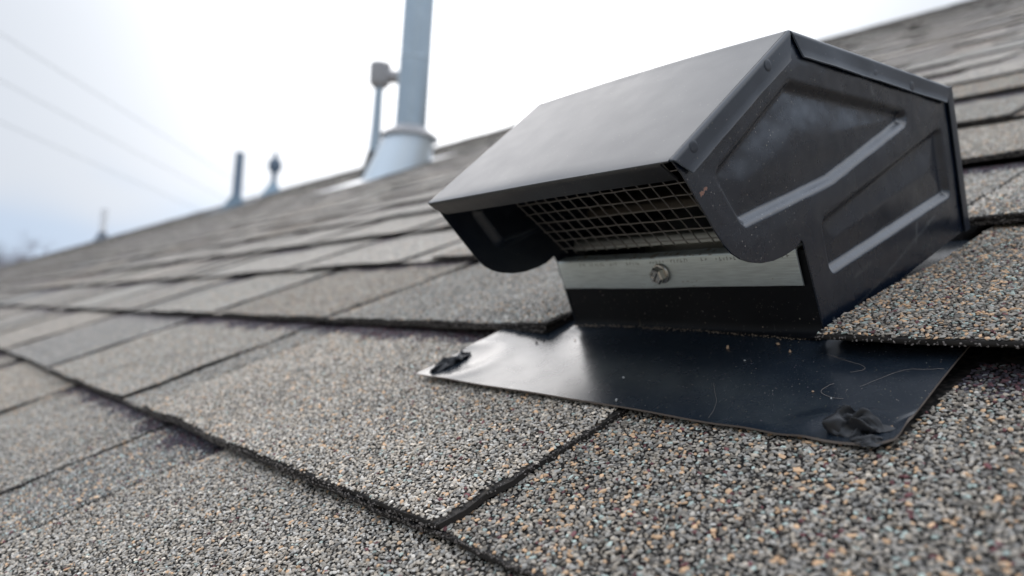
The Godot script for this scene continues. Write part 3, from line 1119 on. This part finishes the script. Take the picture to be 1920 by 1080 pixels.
func screen(t: Node3D) -> void:
	var holder := Node3D.new()
	holder.name = "wire_screen"
	t.add_child(holder, true)
	var low := Vector2(0.2388, 0.0378)     # (s, n)
	var dir := Vector2(-0.0145, 0.0205).normalized()
	var nrm := Vector2(-dir.y, dir.x)
	var rw := 0.00028
	var length := 0.0640
	var pitch := 0.00635
	var nx := 19
	var ny := 10
	var x0 := XL + 0.0044
	for i in nx:
		var x := x0 + i * pitch + rng.randfn(0, 0.0001)
		var pts := PackedVector3Array()
		for j in range(0, ny * 2 + 1):
			var d := j * pitch * 0.5
			var wv := (1.0 if (j / 2 + i) & 1 else -1.0) * (0.0 if j & 1 else rw * 0.3)
			var p := low + dir * d + nrm * wv
			if d > length: break
			pts.append(V(x + wob.get_noise_2d(d * 3.0, i) * 0.0002, p.y, p.x))
		var st := begin()
		tube(st, pts, PackedFloat32Array([rw]), 6)
		done("wire", st, M.wire, holder)
	for j in ny:
		var pts := PackedVector3Array()
		var st := begin()
		var from := -0.0006 - rng.randf() * 0.0010
		pts.append(V(x0 + from, (low + dir * (j + 0.5) * pitch).y, (low + dir * (j + 0.5) * pitch).x))
		for i in nx:
			var wv := (-1.0 if (j + i) & 1 else 1.0) * rw * 0.3
			var p := low + dir * (j + 0.5) * pitch + nrm * wv
			pts.append(V(x0 + i * pitch, p.y + wob.get_noise_2d(i * 0.02, j) * 0.0003, p.x))
		pts.append(V(XR - 0.0050, pts[-1].y + VB.y, -(pts[-1].z + VB.z)))
		tube(st, pts, PackedFloat32Array([rw]), 6)
		done("wire", st, M.wire, holder)

func screw(t: Node3D) -> void:
	var o := Node3D.new()
	o.name = "screw"
	# its axis stands out of the strip, down the slope; y is that axis here
	o.transform = Transform3D(Basis(Vector3.RIGHT, PI / 2).rotated(Vector3.UP, -0.10).rotated(Vector3.RIGHT, 0.06), V(-0.2093, 0.0279, 0.2339))
	t.add_child(o, true)
	var st := begin()
	lathe(st, PackedVector2Array([Vector2(0.0043, -0.0002), Vector2(0.0043, 0.0003), Vector2(0.0040, 0.0007), Vector2(0.0030, 0.0009)]), 30)
	done("washer", st, M.screw, o)
	st = begin()
	st.set_smooth_group(-1)
	var hex := func(r: float, y: float, k: int) -> Vector3: return Vector3(cos(TAU * k / 6 + 0.35) * r, y, sin(TAU * k / 6 + 0.35) * r)
	for k in 6:
		quad(st, hex.call(0.0036, 0.0008, k + 1), hex.call(0.0036, 0.0008, k), hex.call(0.0036, 0.0033, k), hex.call(0.0036, 0.0033, k + 1))
		quad(st, hex.call(0.0036, 0.0033, k + 1), hex.call(0.0036, 0.0033, k), hex.call(0.0031, 0.0038, k), hex.call(0.0031, 0.0038, k + 1))
	for k in 24:
		var a := TAU * k / 24
		var b := TAU * (k + 1) / 24
		var ring := func(r: float, y: float, an: float) -> Vector3: return Vector3(cos(an) * r, y, sin(an) * r)
		var outer := func(an: float) -> Vector3:
			var m := fposmod(an - 0.35, TAU / 6) - TAU / 12
			return Vector3(cos(an), 0, sin(an)) * (0.0031 * cos(TAU / 12) / cos(m)) + Vector3(0, 0.0038, 0)
		quad(st, outer.call(b), outer.call(a), ring.call(0.0022, 0.0038, a), ring.call(0.0022, 0.0038, b))
		quad(st, ring.call(0.0022, 0.0038, b), ring.call(0.0022, 0.0038, a), ring.call(0.0019, 0.0033, a), ring.call(0.0019, 0.0033, b))
		tri(st, Vector3(0, 0.0033, 0), ring.call(0.0019, 0.0033, b), ring.call(0.0019, 0.0033, a))
	done("hex_head", st, M.screw, o)
	st = begin()
	box(st, Vector3(-0.0019, 0.0032, -0.00035), Vector3(0.0019, 0.00334, 0.00035))
	var sl := done("slot", st, M.dark, o)
	sl.rotation.y = 0.9

func flange_n(x: float, s: float) -> float:
	var n := 0.0024 - 0.0034 * smoothstep(-0.25, -0.11, x)
	n += wob.get_noise_2d(x * 0.9, s * 0.9) * 0.0010
	var d := Vector2((x + 0.1055) / 0.0125, (s - 0.1790) / 0.0075).length()
	n += -0.0006 * exp(-d * d) + 0.0010 * exp(-pow(d - 1.35, 2.0) * 7.0)          # dished round the right nail
	d = Vector2((x + 0.1360) / 0.010, (s - 0.1745) / 0.006).length()
	n += 0.0008 * exp(-d * d)                                                   # a small dent beside it
	d = Vector2((x + 0.305) / 0.016, (s - 0.190) / 0.014).length()
	n += -0.0007 * exp(-d * d) + 0.0006 * exp(-pow(d - 1.4, 2.0) * 5.0)
	n += 0.0012 * smoothstep(-0.118, -0.096, x) * smoothstep(0.188, 0.172, s)   # front right corner curls up
	n -= 0.0085 * smoothstep(0.246, 0.372, s)
	n += 0.0016 * smoothstep(0.226, 0.2345, s) * smoothstep(-0.275, -0.268, x) * (1.0 - smoothstep(-0.148, -0.140, x))
	return n

func flange(t: Node3D) -> void:
	var st := begin()
	var g := []
	for j in 56:
		var v := j / 55.0
		var line := PackedVector3Array()
		for i in 91:
			var u := i / 90.0
			var x := lerpf(-0.3165, -0.0955, u)
			var s_lo := 0.1712 + 0.0012 * u
			# clipped front right corner
			s_lo += 0.0052 * pow(clampf((x + 0.1000) / 0.0045, 0.0, 1.0), 2.2)
			var s := lerpf(s_lo, 0.372, pow(v, 1.6))
			x -= 0.0036 * u * u * clampf((s - 0.172) / 0.054, 0.0, 1.3)
			line.append(V(x, flange_n(x, s), s))
		g.append(line)
	var worn := begin()
	sheet(st, g, 0.0007, worn)
	done("worn_edge", worn, M.worn_tan, t)
	done("flange", st, M.flange_paint, t)


# ---------------------------------------------------------------- sealant and litter on the flange
func lump(st: SurfaceTool, rx: float, ry: float, rz: float, sd: int, turn: float) -> void:
	var nz := FastNoiseLite.new()
	nz.seed = sd; nz.frequency = 0.5; nz.fractal_octaves = 2
	var rows := 26
	var cols := 44
	var at := func(i: int, j: int) -> Vector3:
		var th := PI * 0.5 * float(j) / rows
		var ph := TAU * float(i % cols) / cols
		var d := Vector3(cos(ph) * cos(th), sin(th), sin(ph) * cos(th))
		var k := 1.0 + nz.get_noise_3d(d.x * 1.6, d.y * 1.6, d.z * 1.6) * 0.65
		var fold := absf(nz.get_noise_2d(d.x * 0.8 + 5.0, d.z * 2.6 + d.x * 0.9 + 9.0))
		var h := d.y * ry * (0.35 + 2.2 * fold + 0.5 * nz.get_noise_2d(d.x * 3.0, d.z * 3.0 + 4.0)) 
		return Vector3(d.x * rx * k, h, d.z * rz * k).rotated(Vector3.UP, turn)
	st.set_smooth_group(0)
	for j in rows:
		for i in cols:
			quad(st, at.call(i + 1, j), at.call(i, j), at.call(i, j + 1), at.call(i + 1, j + 1))

func sealant() -> void:
	var st := begin()
	lump(st, 0.0076, 0.0040, 0.0044, 21, 0.2)
	var o := done("sealant_blob", st, M.tar, self)
	o.transform = on_roof(-0.1072, flange_n(-0.1072, 0.1800) - 0.0002, 0.1806)
	tag(o, "crumpled black tar blob over a nail at the front right corner of the flange", "sealant blob", "tar blobs on the flange")
	st = begin()
	lump(st, 0.0045, 0.0010, 0.0024, 23, 0.1)
	var o3 := done("sealant_smear", st, M.tar, self)
	o3.transform = on_roof(-0.1010, flange_n(-0.1010, 0.1735) - 0.0002, 0.1742)
	tag(o3, "low smear of black tar just in front of the crumpled right blob", "sealant smear")
	st = begin()
	lump(st, 0.0036, 0.0027, 0.0118, 24, 0.05)
	var o2 := done("sealant_blob", st, M.tar, self)
	o2.name = numbered("sealant_blob_001")
	o2.transform = on_roof(-0.3075, flange_n(-0.3075, 0.187) - 0.0002, 0.1865)
	tag(o2, "long bluish black tar ridge along the pale left end of the flange", "sealant blob", "tar blobs on the flange")

func litter() -> void:
	var r := RandomNumberGenerator.new()
	r.seed = 909
	if chip_meshes.is_empty(): chips()
	# loose granules on the flange: (x, s, size, tan or grey)
	var st0: Mesh = chip_meshes[0]
	var spots := [[-0.2740, 0.2170, 1.0, 2], [-0.2760, 0.2140, 1.3, 2], [-0.2790, 0.2185, 0.8, 2], [-0.2010, 0.1905, 1.0, 1], [-0.1905, 0.1745, 1.3, 1], [-0.1770, 0.2235, 1.4, 0], [-0.1595, 0.2290, 1.2, 0], [-0.1525, 0.2250, 1.0, 0], [-0.1640, 0.2145, 0.8, 1], [-0.1300, 0.1990, 0.7, 0], [-0.1225, 0.1960, 0.7, 1], [-0.0990, 0.1835, 0.9, 0], [-0.1105, 0.1845, 1.0, 0], [-0.2560, 0.2200, 0.8, 0]]
	var names := ["dark granule on the pale end of the flange, nearest the hood wall", "dark crumb in the middle of the pale end of the flange", "small dark speck farthest left on the pale end of the flange", "pale grey granule on the flange where its pale end turns dark", "pale grey granule close to the front edge of the dark flange", "tan granule on the flange just before the front wall's middle", "tan granule at the foot of the hood's front wall, near its right corner", "tan granule just in front of the hood's right front corner", "small pale grey granule on the dark flange below the hood's corner", "tiny tan granule beside the hooked fibre", "tiny pale grey granule at the bend of the hooked fibre", "tan granule at the right edge of the flange behind the tar blob", "tan granule on top of the crumpled tar blob", "tan granule beside the left wall of the hood on the pale flange"]
	for q in spots:
		var o := MeshInstance3D.new()
		o.name = numbered("loose_granule")
		o.mesh = chip_meshes[r.randi() % 5]
		var m := mat(lin(0.45, 0.30, 0.19) if q[3] == 0 else (lin(0.34, 0.34, 0.33) if q[3] == 1 else lin(0.03, 0.028, 0.028)), 0.8)
		o.material_override = m
		o.transform = on_roof(q[0], flange_n(q[0], q[1]) + 0.0004 * q[2], q[1]) * Transform3D(Basis(Vector3(r.randfn(), r.randfn(), r.randfn()).normalized(), r.randf() * TAU).scaled_local(Vector3.ONE * 0.00062 * q[2]), Vector3.ZERO)
		add_child(o, true)
		tag(o, names[spots.find(q)], "granule", "loose granules on the flange")
	# dry fibres caught on the flange
	var fibres := [
		[[[-0.1265, 0.2055], [-0.1280, 0.2015], [-0.1268, 0.1985], [-0.1225, 0.1965], [-0.1190, 0.1965]], 0.00018, "short pale fibre curled like a hook on the black flange right of the hood"],
		[[[-0.0998, 0.2205], [-0.1050, 0.2195], [-0.1105, 0.2180], [-0.1145, 0.2120], [-0.1180, 0.2050]], 0.00013, "thin pale fibre trailing from the right rear corner of the flange"],
		[[[-0.1390, 0.2255], [-0.1300, 0.2220], [-0.1235, 0.2190], [-0.1225, 0.2165], [-0.1255, 0.2140]], 0.00013, "thin tan fibre bent in a zigzag below the shingle edge right of the hood"],
		[[[-0.1650, 0.1965], [-0.1600, 0.1900], [-0.1560, 0.1850], [-0.1530, 0.1790], [-0.1515, 0.1740]], 0.00009, "faint straight fibre on the middle of the flange before the hood"]]
	for f in fibres:
		var pts := PackedVector3Array()
		var base: Vector3 = P(f[0][2][0], flange_n(f[0][2][0], f[0][2][1]), f[0][2][1])
		var n: int = f[0].size()
		for i in (n - 1) * 5 + 1:
			var u := float(i) / 5.0
			var k := mini(int(u), n - 2)
			var p0: Array = f[0][maxi(k - 1, 0)]
			var p1: Array = f[0][k]
			var p2: Array = f[0][k + 1]
			var p3: Array = f[0][mini(k + 2, n - 1)]
			var p := Vector2(p1[0], p1[1]).cubic_interpolate(Vector2(p2[0], p2[1]), Vector2(p0[0], p0[1]), Vector2(p3[0], p3[1]), u - k)
			pts.append(P(p.x, flange_n(p.x, p.y) + f[1] * 1.2 + absf(wob.get_noise_1d(i * 3.0)) * 0.0004, p.y) - base)
		var st := begin()
		tube(st, pts, PackedFloat32Array([f[1] * 0.32]), 5)
		var o := done(numbered("plant_fibre"), st, M.fibre, self)
		o.transform = RT * Transform3D(Basis(), base)
		tag(o, f[2], "fibre")
	# grit that has washed against the foot of the front wall
	st_grit(r)

func st_grit(r: RandomNumberGenerator) -> void:
	var mm := MultiMesh.new()
	mm.transform_format = MultiMesh.TRANSFORM_3D
	mm.use_colors = true
	mm.mesh = chip_meshes[1]
	mm.instance_count = 420
	for i in 420:
		var x := r.randf_range(XL + 0.002, XR - 0.004)
		var s := 0.2326 + r.randfn(0, 0.0005)
		var z := r.randf_range(0.00012, 0.00034)
		mm.set_instance_transform(i, Transform3D(Basis(Vector3(r.randfn(), r.randfn(), r.randfn()).normalized(), r.randf() * TAU).scaled_local(Vector3.ONE * z), P(x, flange_n(x, s) + 0.0006, s)))
		var v := r.randf_range(0.10, 0.26)
		mm.set_instance_color(i, Color(v, v * 0.78, v * 0.58))
	var mi := MultiMeshInstance3D.new()
	mi.name = "washed_grit"
	mi.multimesh = mm
	mi.material_override = M.granule
	mi.transform = RT
	add_child(mi, true)
	tag(mi, "thin line of brown grit along the foot of the hood's front wall", "grit", "", "stuff")


# ---------------------------------------------------------------- pipes behind
func flue() -> void:
	var t := thing("chimney_flue", upright(-3.078, 0.0, 1.955), "tall bluish galvanised flue pipe rising out of the frame from a pale cone", "flue pipe")
	var st := begin()
	lathe(st, PackedVector2Array([Vector2(0.001, 0.0), Vector2(0.071, 0.0), Vector2(0.071, 0.50), Vector2(0.0725, 0.503), Vector2(0.0725, 0.512), Vector2(0.071, 0.515), Vector2(0.071, 1.7), Vector2(0.001, 1.7)]), 48)
	done("pipe", st, M.galvanised, t)
	st = begin()
	box(st, Vector3(0.0705, 0.02, -0.005), Vector3(0.0730, 1.69, 0.005))
	var seam := done("seam", st, M.galvanised, t)
	seam.rotation.y = 0.95
	st = begin()
	lathe(st, PackedVector2Array([Vector2(0.0712, 0.192), Vector2(0.128, 0.152), Vector2(0.133, 0.140), Vector2(0.130, 0.139), Vector2(0.125, 0.149), Vector2(0.0712, 0.184)]), 48)
	done("storm_collar", st, M.cap_grey, t)
	# cone sheared to the slope: round at the collar, an ellipse on the roof
	st = begin()
	var g := []
	for j in 9:
		var v := j / 8.0
		var line := PackedVector3Array()
		for i in 49:
			var a := -TAU * i / 48.0
			var low := RB * Vector3(cos(a) * 0.158 - 0.050, 0.004, sin(a) * 0.175 + 0.030)
			var high := Vector3(cos(a) * 0.112, 0.150, sin(a) * 0.112)
			line.append(low.lerp(high, v))
		g.append(line)
	sheet(st, g, 0.001)
	done("cone_flashing", st, M.flashing, t)
	st = begin()
	g = []
	for j in 2:
		var line := PackedVector3Array()
		for i in 2: line.append(RB * P(lerpf(-0.44, 0.08, i), 0.006, lerpf(-0.27, 0.24, j)))
		g.append(line)
	sheet(st, g, 0.001)
	done("base_plate", st, M.white_flashing, t)

	# thin pipe with a cap behind it, strapped to the flue
	t = thing("capped_vent_pipe", upright(-3.82, 0.0, 2.2), "thin bluish vent pipe with a short wide grey cap just left of the tall flue", "vent pipe")
	st = begin()
	lathe(st, PackedVector2Array([Vector2(0.001, -0.1), Vector2(0.040, -0.1), Vector2(0.036, 0.10), Vector2(0.028, 0.26), Vector2(0.024, 0.54), Vector2(0.001, 0.54)]), 32)
	done("pipe", st, M.galvanised, t)
	st = begin()
	lathe(st, PackedVector2Array([Vector2(0.028, 0.485), Vector2(0.054, 0.505), Vector2(0.057, 0.52), Vector2(0.059, 0.615), Vector2(0.056, 0.625), Vector2(0.001, 0.63)]), 40)
	done("cap", st, M.cap_grey, t)
	st = begin()
	tube(st, PackedVector3Array([Vector3(0.02, 0.555, -0.025), Vector3(0.08, 0.555, -0.10), Vector3(0.15, 0.555, -0.185)]), PackedFloat32Array([0.036, 0.036, 0.036]), 20)
	done("side_arm", st, M.cap_grey, t)
	st = begin()
	lathe(st, PackedVector2Array([Vector2(0.075, -0.04), Vector2(0.050, 0.07), Vector2(0.036, 0.13)]), 32)
	done("boot", st, M.rubber, t)

func small_pipes() -> void:
	# plain pipe with a pale flashing
	var t := thing("plumbing_vent_pipe", upright(-7.95, 0.0, 2.95), "plain grey vent pipe near the ridge, left of the pipe with pointed cap", "vent pipe", "vent pipes near the ridge")
	var st := begin()
	lathe(st, PackedVector2Array([Vector2(0.001, -0.05), Vector2(0.046, -0.05), Vector2(0.044, 0.55), Vector2(0.036, 0.552), Vector2(0.036, 0.50), Vector2(0.001, 0.50)]), 28)
	done("pipe", st, mat(lin(0.17, 0.22, 0.28), 0.5), t)
	st = begin()
	lathe(st, PackedVector2Array([Vector2(0.15, -0.06), Vector2(0.09, 0.04), Vector2(0.05, 0.10), Vector2(0.046, 0.11)]), 28)
	done("boot", st, mat(lin(0.10, 0.15, 0.19), 0.5), t)
	st = begin()
	var g := []
	for j in 2:
		var line := PackedVector3Array()
		for i in 2: line.append(RB * P(lerpf(-0.24, 0.24, i), 0.008, lerpf(-0.30, 0.20, j)))
		g.append(line)
	sheet(st, g, 0.001)
	done("base_plate", st, mat(lin(0.45, 0.55, 0.65), 0.4, 0.3), t)

	t = thing("capped_ridge_pipe", upright(-9.55, 0.0, 4.05), "slim grey vent pipe with round pointed cap on the ridge, beside the plain pipe", "vent pipe", "vent pipes near the ridge")
	st = begin()
	lathe(st, PackedVector2Array([Vector2(0.001, -0.05), Vector2(0.034, -0.05), Vector2(0.032, 0.33), Vector2(0.001, 0.33)]), 28)
	done("pipe", st, mat(lin(0.14, 0.19, 0.25), 0.5), t)
	st = begin()
	lathe(st, PackedVector2Array([Vector2(0.03, 0.25), Vector2(0.070, 0.29), Vector2(0.080, 0.32), Vector2(0.080, 0.38), Vector2(0.066, 0.42), Vector2(0.028, 0.45), Vector2(0.020, 0.52), Vector2(0.001, 0.53)]), 28)
	done("cap", st, mat(lin(0.11, 0.15, 0.20), 0.5), t)
	st = begin()
	lathe(st, PackedVector2Array([Vector2(0.19, -0.09), Vector2(0.10, 0.03), Vector2(0.04, 0.13)]), 28)
	done("boot", st, mat(lin(0.20, 0.28, 0.34), 0.5), t)
	st = begin()
	g = []
	for j in 2:
		var line := PackedVector3Array()
		for i in 2: line.append(RB * P(lerpf(-0.26, 0.26, i), 0.008, lerpf(-0.30, 0.20, j)))
		g.append(line)
	sheet(st, g, 0.001)
	done("base_plate", st, mat(lin(0.50, 0.58, 0.66), 0.4, 0.3), t)

	t = thing("white_vent_pipe", upright(-19.6, 0.0, 4.1), "pale white vent pipe far along the ridge at the left", "vent pipe", "vent pipes near the ridge")
	st = begin()
	lathe(st, PackedVector2Array([Vector2(0.001, 0.0), Vector2(0.075, 0.0), Vector2(0.072, 0.70), Vector2(0.060, 0.705), Vector2(0.060, 0.65), Vector2(0.001, 0.65)]), 28)
	done("pipe", st, mat(lin(0.82, 0.83, 0.84), 0.5), t)
	st = begin()
	lathe(st, PackedVector2Array([Vector2(0.22, -0.1), Vector2(0.12, 0.05), Vector2(0.08, 0.17)]), 28)
	done("boot", st, mat(lin(0.12, 0.14, 0.17), 0.5), t)


# ---------------------------------------------------------------- wires and trees
func dir_of(px: float, py: float) -> Vector3:
	var v := Vector3((px - 960.0) / 1467.92, -(py - 540.0) / 1467.92, -1.0)
	var b := Basis(Vector3(0.6271, -0.2768, -0.7281), Vector3(0.0116, 0.9379, -0.3467), Vector3(0.7788, 0.2090, 0.5914)).orthonormalized()
	return (RB * (b * v)).normalized()

func power_lines() -> void:
	var eye: Vector3 = RT * Vector3(0, CAM_N, 0)
	# three cables of one line, a metre apart, running away to the left and behind the ridge
	var run := Vector3(sin(deg_to_rad(-53.3)), 0.0, -cos(deg_to_rad(-53.3)))
	var side := run.cross(Vector3.UP).normalized()
	var spec := [[-8.8, 4.80, "highest of the three black power cables in the upper left sky"], [-9.4, 4.27, "middle one of the three black power cables in the left sky"], [-9.9, 3.69, "lowest of the three black power cables in the left sky"]]
	for q in spec:
		var base: Vector3 = eye + side * q[0] + Vector3(0, q[1], 0)
		var pts := PackedVector3Array()
		for i in 41:
			var d := -25.0 + i * 2.75
			pts.append(run * d + Vector3(0, pow((d - 12.0) / 40.0, 2.0) * 0.12, 0))
		var st := begin()
		tube(st, pts, PackedFloat32Array([0.0047]), 6)
		var o := done(numbered("power_cable"), st, M.wire_black, self)
		o.position = base
		tag(o, q[2], "power cable", "cables of one power line")

func trees() -> void:
	var r := RandomNumberGenerator.new()
	r.seed = 313
	var spec := [[-0.5, 62.0, 9.4, "bare winter tree at the far left edge, beyond the end of the roof"], [24.0, 70.0, 9.9, "thin bare winter tree second from the left edge of the picture"], [52.0, 64.0, 9.9, "bushiest bare winter tree, third from the left beyond the roof"], [72.0, 74.0, 9.6, "bare winter tree farthest right of those beyond the roof end"], [-40.0, 66.0, 9.4, "bare winter tree just outside the left edge of the picture"]]
	var eye: Vector3 = RT * Vector3(0, CAM_N, 0)
	for q in spec:
		var d := dir_of(q[0], 480.0)
		d.y = 0.0
		var at: Vector3 = eye + d.normalized() * q[1]
		at.y = 0.0
		var t := thing("bare_tree", Transform3D(Basis(), at), q[3], "tree", "bare trees beyond the roof")
		var trunk := begin()
		var twigs := begin()
		var h: float = q[2]
		var pts := PackedVector3Array()
		var radii := PackedFloat32Array()
		for i in 7:
			pts.append(Vector3(r.randfn(0, 0.08), h * 0.75 * i / 6.0, r.randfn(0, 0.08)))
			radii.append(lerpf(0.22, 0.05, i / 6.0))
		tube(trunk, pts, radii, 8)
		done("trunk", trunk, M.bark, t)
		for i in 20:
			var y := r.randf_range(0.28, 0.75) * h
			grow(twigs, Vector3(0, y, 0), Vector3(r.randfn(), r.randf_range(0.5, 1.6), r.randfn()).normalized(), h * r.randf_range(0.14, 0.26), 0.035, 3, r)
		done("crown", twigs, M.bark, t)

func grow(st: SurfaceTool, at: Vector3, dir: Vector3, length: float, radius: float, levels: int, r: RandomNumberGenerator) -> void:
	var bend := (dir + Vector3(r.randfn(), r.randfn() * 0.5 + 0.25, r.randfn()) * 0.28).normalized()
	var mid := at + dir * length * 0.5
	var end := mid + bend * length * 0.5
	tube(st, PackedVector3Array([at, mid, end]), PackedFloat32Array([radius, radius * 0.7, radius * 0.35]), 4, false)
	if levels == 0: return
	for i in 4:
		var p := at.lerp(end, r.randf_range(0.35, 1.0))
		grow(st, p, (bend + Vector3(r.randfn(), r.randfn() + 0.3, r.randfn()) * 0.7).normalized(), length * r.randf_range(0.4, 0.65), radius * 0.5, levels - 1, r)
